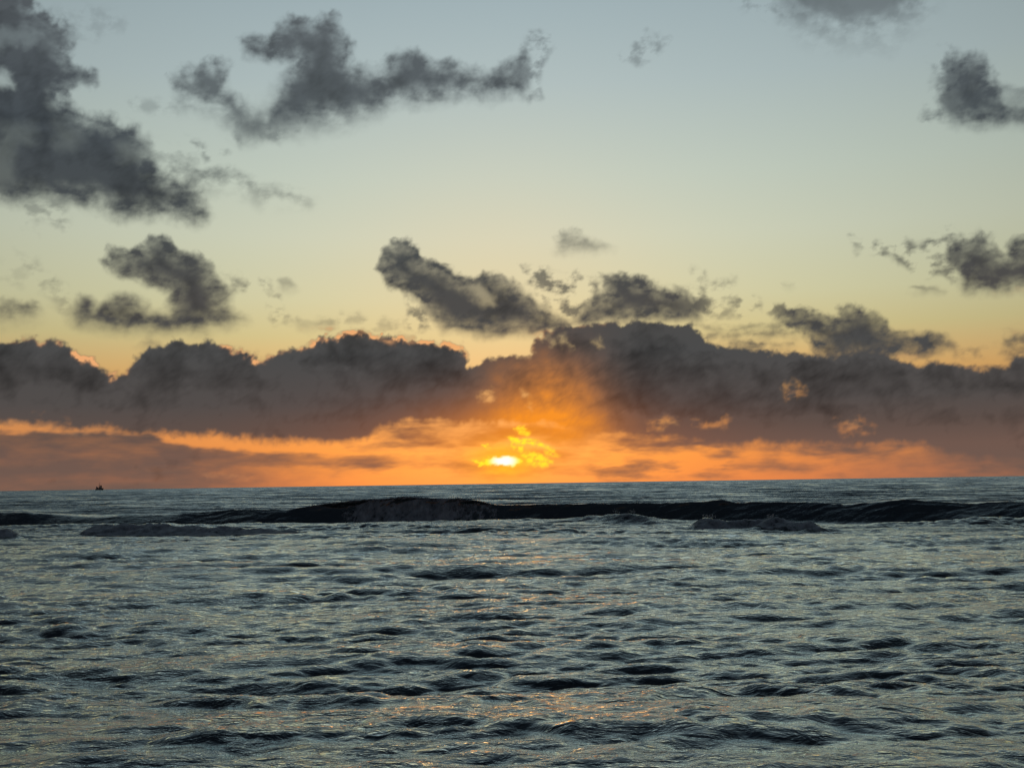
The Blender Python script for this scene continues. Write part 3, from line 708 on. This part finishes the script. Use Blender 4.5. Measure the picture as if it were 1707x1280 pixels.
for (px0, py0, n_, base_py, w_) in ((1182, 861, 50, 886, 8), (1285, 862, 60, 886, 8), (1028, 853, 20, 875, 4), (1054, 853, 25, 875, 4), (8, 884, 60, 902, 10)):
    bx, by = on_sea(px0, base_py)
    for _ in range(n_):
        px = px0 + w_ * rng.standard_normal() * 0.6; D = by + 1.3; d = ray(px, py0); t = D / d[1]
        spots.append((np.array([d[0] * t, D, CAM_H + d[2] * t + 0.03 + 0.08 * rng.standard_normal()]), 0.016 + 0.035 * rng.random() ** 2))
sm = bpy.data.materials.new('spray_water'); sm.use_nodes = True
nt = sm.node_tree; nt.nodes.clear()
t1 = nt.nodes.new('ShaderNodeBsdfTranslucent'); t1.inputs[0].default_value = (0.9, 0.92, 0.95, 1)
t2 = nt.nodes.new('ShaderNodeBsdfGlossy'); t2.inputs[0].default_value = (0.9, 0.9, 0.9, 1); t2.inputs['Roughness'].default_value = 0.3
t3 = nt.nodes.new('ShaderNodeMixShader'); t3.inputs[0].default_value = 0.3; t4 = nt.nodes.new('ShaderNodeOutputMaterial')
nt.links.new(t1.outputs[0], t3.inputs[1]); nt.links.new(t2.outputs[0], t3.inputs[2]); nt.links.new(t3.outputs[0], t4.inputs[0])
link('sea_spray', spray(spots), sm, kind='stuff', label='fine white spray droplets flying off the wave crests', category='spray')

# ------------------------------------------------------------------ ship on the horizon
SD = 5200.0
d = ray(165.5, 816); sxp = d[0] / d[1] * SD
ship = bpy.data.objects.new('ship', None); scene.collection.objects.link(ship)
ship.location = (sxp, SD, 0); ship.rotation_euler = (0, 0, R(12)); ship['label'] = 'small dark supply ship with a tall mast, far off on the horizon'; ship['category'] = 'ship'
def mat(name, col, rough=0.6):
    m = bpy.data.materials.new(name); m.use_nodes = True; nt = m.node_tree; b = nt.nodes['Principled BSDF']; b.inputs['Roughness'].default_value = rough
    g = G(nt); n = nt.nodes.new('ShaderNodeTexNoise'); n.inputs['Scale'].default_value = 0.6; n.inputs['Detail'].default_value = 5
    tc = nt.nodes.new('ShaderNodeTexCoord'); nt.links.new(tc.outputs['Object'], n.inputs['Vector'])
    nt.links.new(g.ramp(n.outputs['Fac'], [(0.3, tuple(c * 0.75 for c in col) + (1,)), (0.7, tuple(col) + (1,))]), b.inputs['Base Color']); return m
m_hull = mat('hull_paint', (0.22, 0.20, 0.20)); m_white = mat('deckhouse_paint', (0.42, 0.40, 0.38)); m_dark = mat('dark_steel', (0.18, 0.16, 0.16)); m_glass = mat('bridge_glass', (0.02, 0.03, 0.03), 0.1)
m_box = mat('deck_cargo_paint', (0.55, 0.52, 0.48))
def bmobj(name, bm, mt, parent, bevel=0):
    if bevel: bmesh.ops.bevel(bm, geom=bm.edges[:], offset=bevel, segments=1, affect='EDGES')
    bmesh.ops.scale(bm, vec=(1, 1, 1.42), verts=bm.verts[:]); me = bpy.data.meshes.new(name); bm.to_mesh(me); bm.free(); return link(name, me, mt, parent)
def box(bm, x0, x1, y0, y1, z0, z1, taper=0.0):
    v = [bm.verts.new(p) for p in ((x0, y0, z0), (x1, y0, z0), (x1, y1, z0), (x0, y1, z0), (x0 + taper, y0 + taper * .3, z1), (x1 - taper, y0 + taper * .3, z1), (x1 - taper, y1 - taper * .3, z1), (x0 + taper, y1 - taper * .3, z1))]
    for f in ((0, 3, 2, 1), (4, 5, 6, 7), (0, 1, 5, 4), (1, 2, 6, 5), (2, 3, 7, 6), (3, 0, 4, 7)): bm.faces.new([v[i] for i in f])
def tube(bm, p, q, r1, r2, n=8):
    from mathutils import Vector as V
    p, q = V(p), V(q); ax = (q - p).normalized(); a = ax.orthogonal().normalized(); b = ax.cross(a)
    r = [[bm.verts.new(c + rad_ * (math.cos(t) * a + math.sin(t) * b)) for t in [2 * math.pi * k / n for k in range(n)]] for c, rad_ in ((p, r1), (q, r2))]
    for k in range(n): bm.faces.new((r[0][k], r[0][(k + 1) % n], r[1][(k + 1) % n], r[1][k]))
    bm.faces.new(r[0][::-1]); bm.faces.new(r[1])
# hull: stations along x, bow at +x with raised forecastle
bm = bmesh.new(); rings = []
for (xs, hb, zk, zd) in ((-17, 3.6, -1.0, 4.2), (-15.5, 4.6, -2, 4.0), (-6, 5.0, -2.5, 3.9), (4, 5.0, -2.5, 4.1), (9.5, 4.6, -2.5, 5.0), (13, 3.2, -2.2, 5.9), (16, 1.5, -1.5, 6.6), (18, 0.12, 0.5, 7.2)):
    rings.append([bm.verts.new(p) for p in ((xs, -hb, zd), (xs, -hb * .93, 0.6), (xs, -hb * .45, zk), (xs, hb * .45, zk), (xs, hb * .93, 0.6), (xs, hb, zd))])
for a, b in zip(rings[:-1], rings[1:]):
    for k in range(6): bm.faces.new((a[k], a[(k + 1) % 6], b[(k + 1) % 6], b[k]))
bm.faces.new(rings[0][::-1]); bm.faces.new(rings[-1])
bmesh.ops.recalc_face_normals(bm, faces=bm.faces[:]); bmobj('hull', bm, m_hull, ship)
bm = bmesh.new(); box(bm, 2.5, 12, -4.2, 4.2, 4.0, 10.0, 0.5); box(bm, 3.8, 10.6, -3.7, 3.7, 10.01, 13.0, 0.3)
dh = bmobj('deckhouse', bm, m_white, ship)
bm = bmesh.new(); box(bm, 4.0, 11.0, -4.0, 4.0, 13.02, 15.6, 0.35); br = bmobj('bridge', bm, m_dark, ship)
bm = bmesh.new(); box(bm, 5.0, 10.0, -3.98, -3.84, 13.9, 15.0); bmobj('window', bm, m_glass, br)
bm = bmesh.new(); box(bm, 10.7, 10.85, -3.2, 3.2, 13.9, 15.0); bmobj('window', bm, m_glass, br)
bm = bmesh.new(); tube(bm, (-0.5, 0, 3.8), (-0.5, 0, 25), 0.9, 0.28); tube(bm, (-0.5, -3, 17.5), (-0.5, 3, 17.5), .25, .25); tube(bm, (-2.4, 0, 4), (-0.7, 0, 20), 0.35, .25); tube(bm, (1.6, 0, 4), (-0.3, 0, 20), 0.35, .25)
tube(bm, (-2.3, 0, 13), (1.2, 0, 13), .2, .2); tube(bm, (-1.8, 0, 17), (0.8, 0, 17), .2, .2)
ms = bmobj('mast', bm, m_dark, ship)
bm = bmesh.new(); tube(bm, (2.6, 0, 15), (2.6, 0, 27), .22, .1); bmobj('antenna', bm, m_dark, ship)
bm = bmesh.new(); tube(bm, (1.2, 2.2, 4), (0.9, 2.2, 12.5), 1.0, .85, 12); tube(bm, (1.2, -2.2, 4), (0.9, -2.2, 12.5), 1.0, .85, 12); bmobj('funnel', bm, m_dark, ship)
bm = bmesh.new(); box(bm, -13.5, -8.6, -3.5, 3.5, 4.05, 9.6); bmobj('deck_cargo', bm, m_hull, ship, 0.1)
bm = bmesh.new(); box(bm, -12.9, -9, -3.0, 3.0, 9.62, 12.0); bmobj('deck_cargo', bm, m_box, ship, 0.1)
bm = bmesh.new(); box(bm, -8, -3.4, -4, 4, 4.05, 8.8); bmobj('deck_cargo', bm, m_hull, ship, 0.1)
print('sea verts', nr * nc, 'sky verts', len(X))
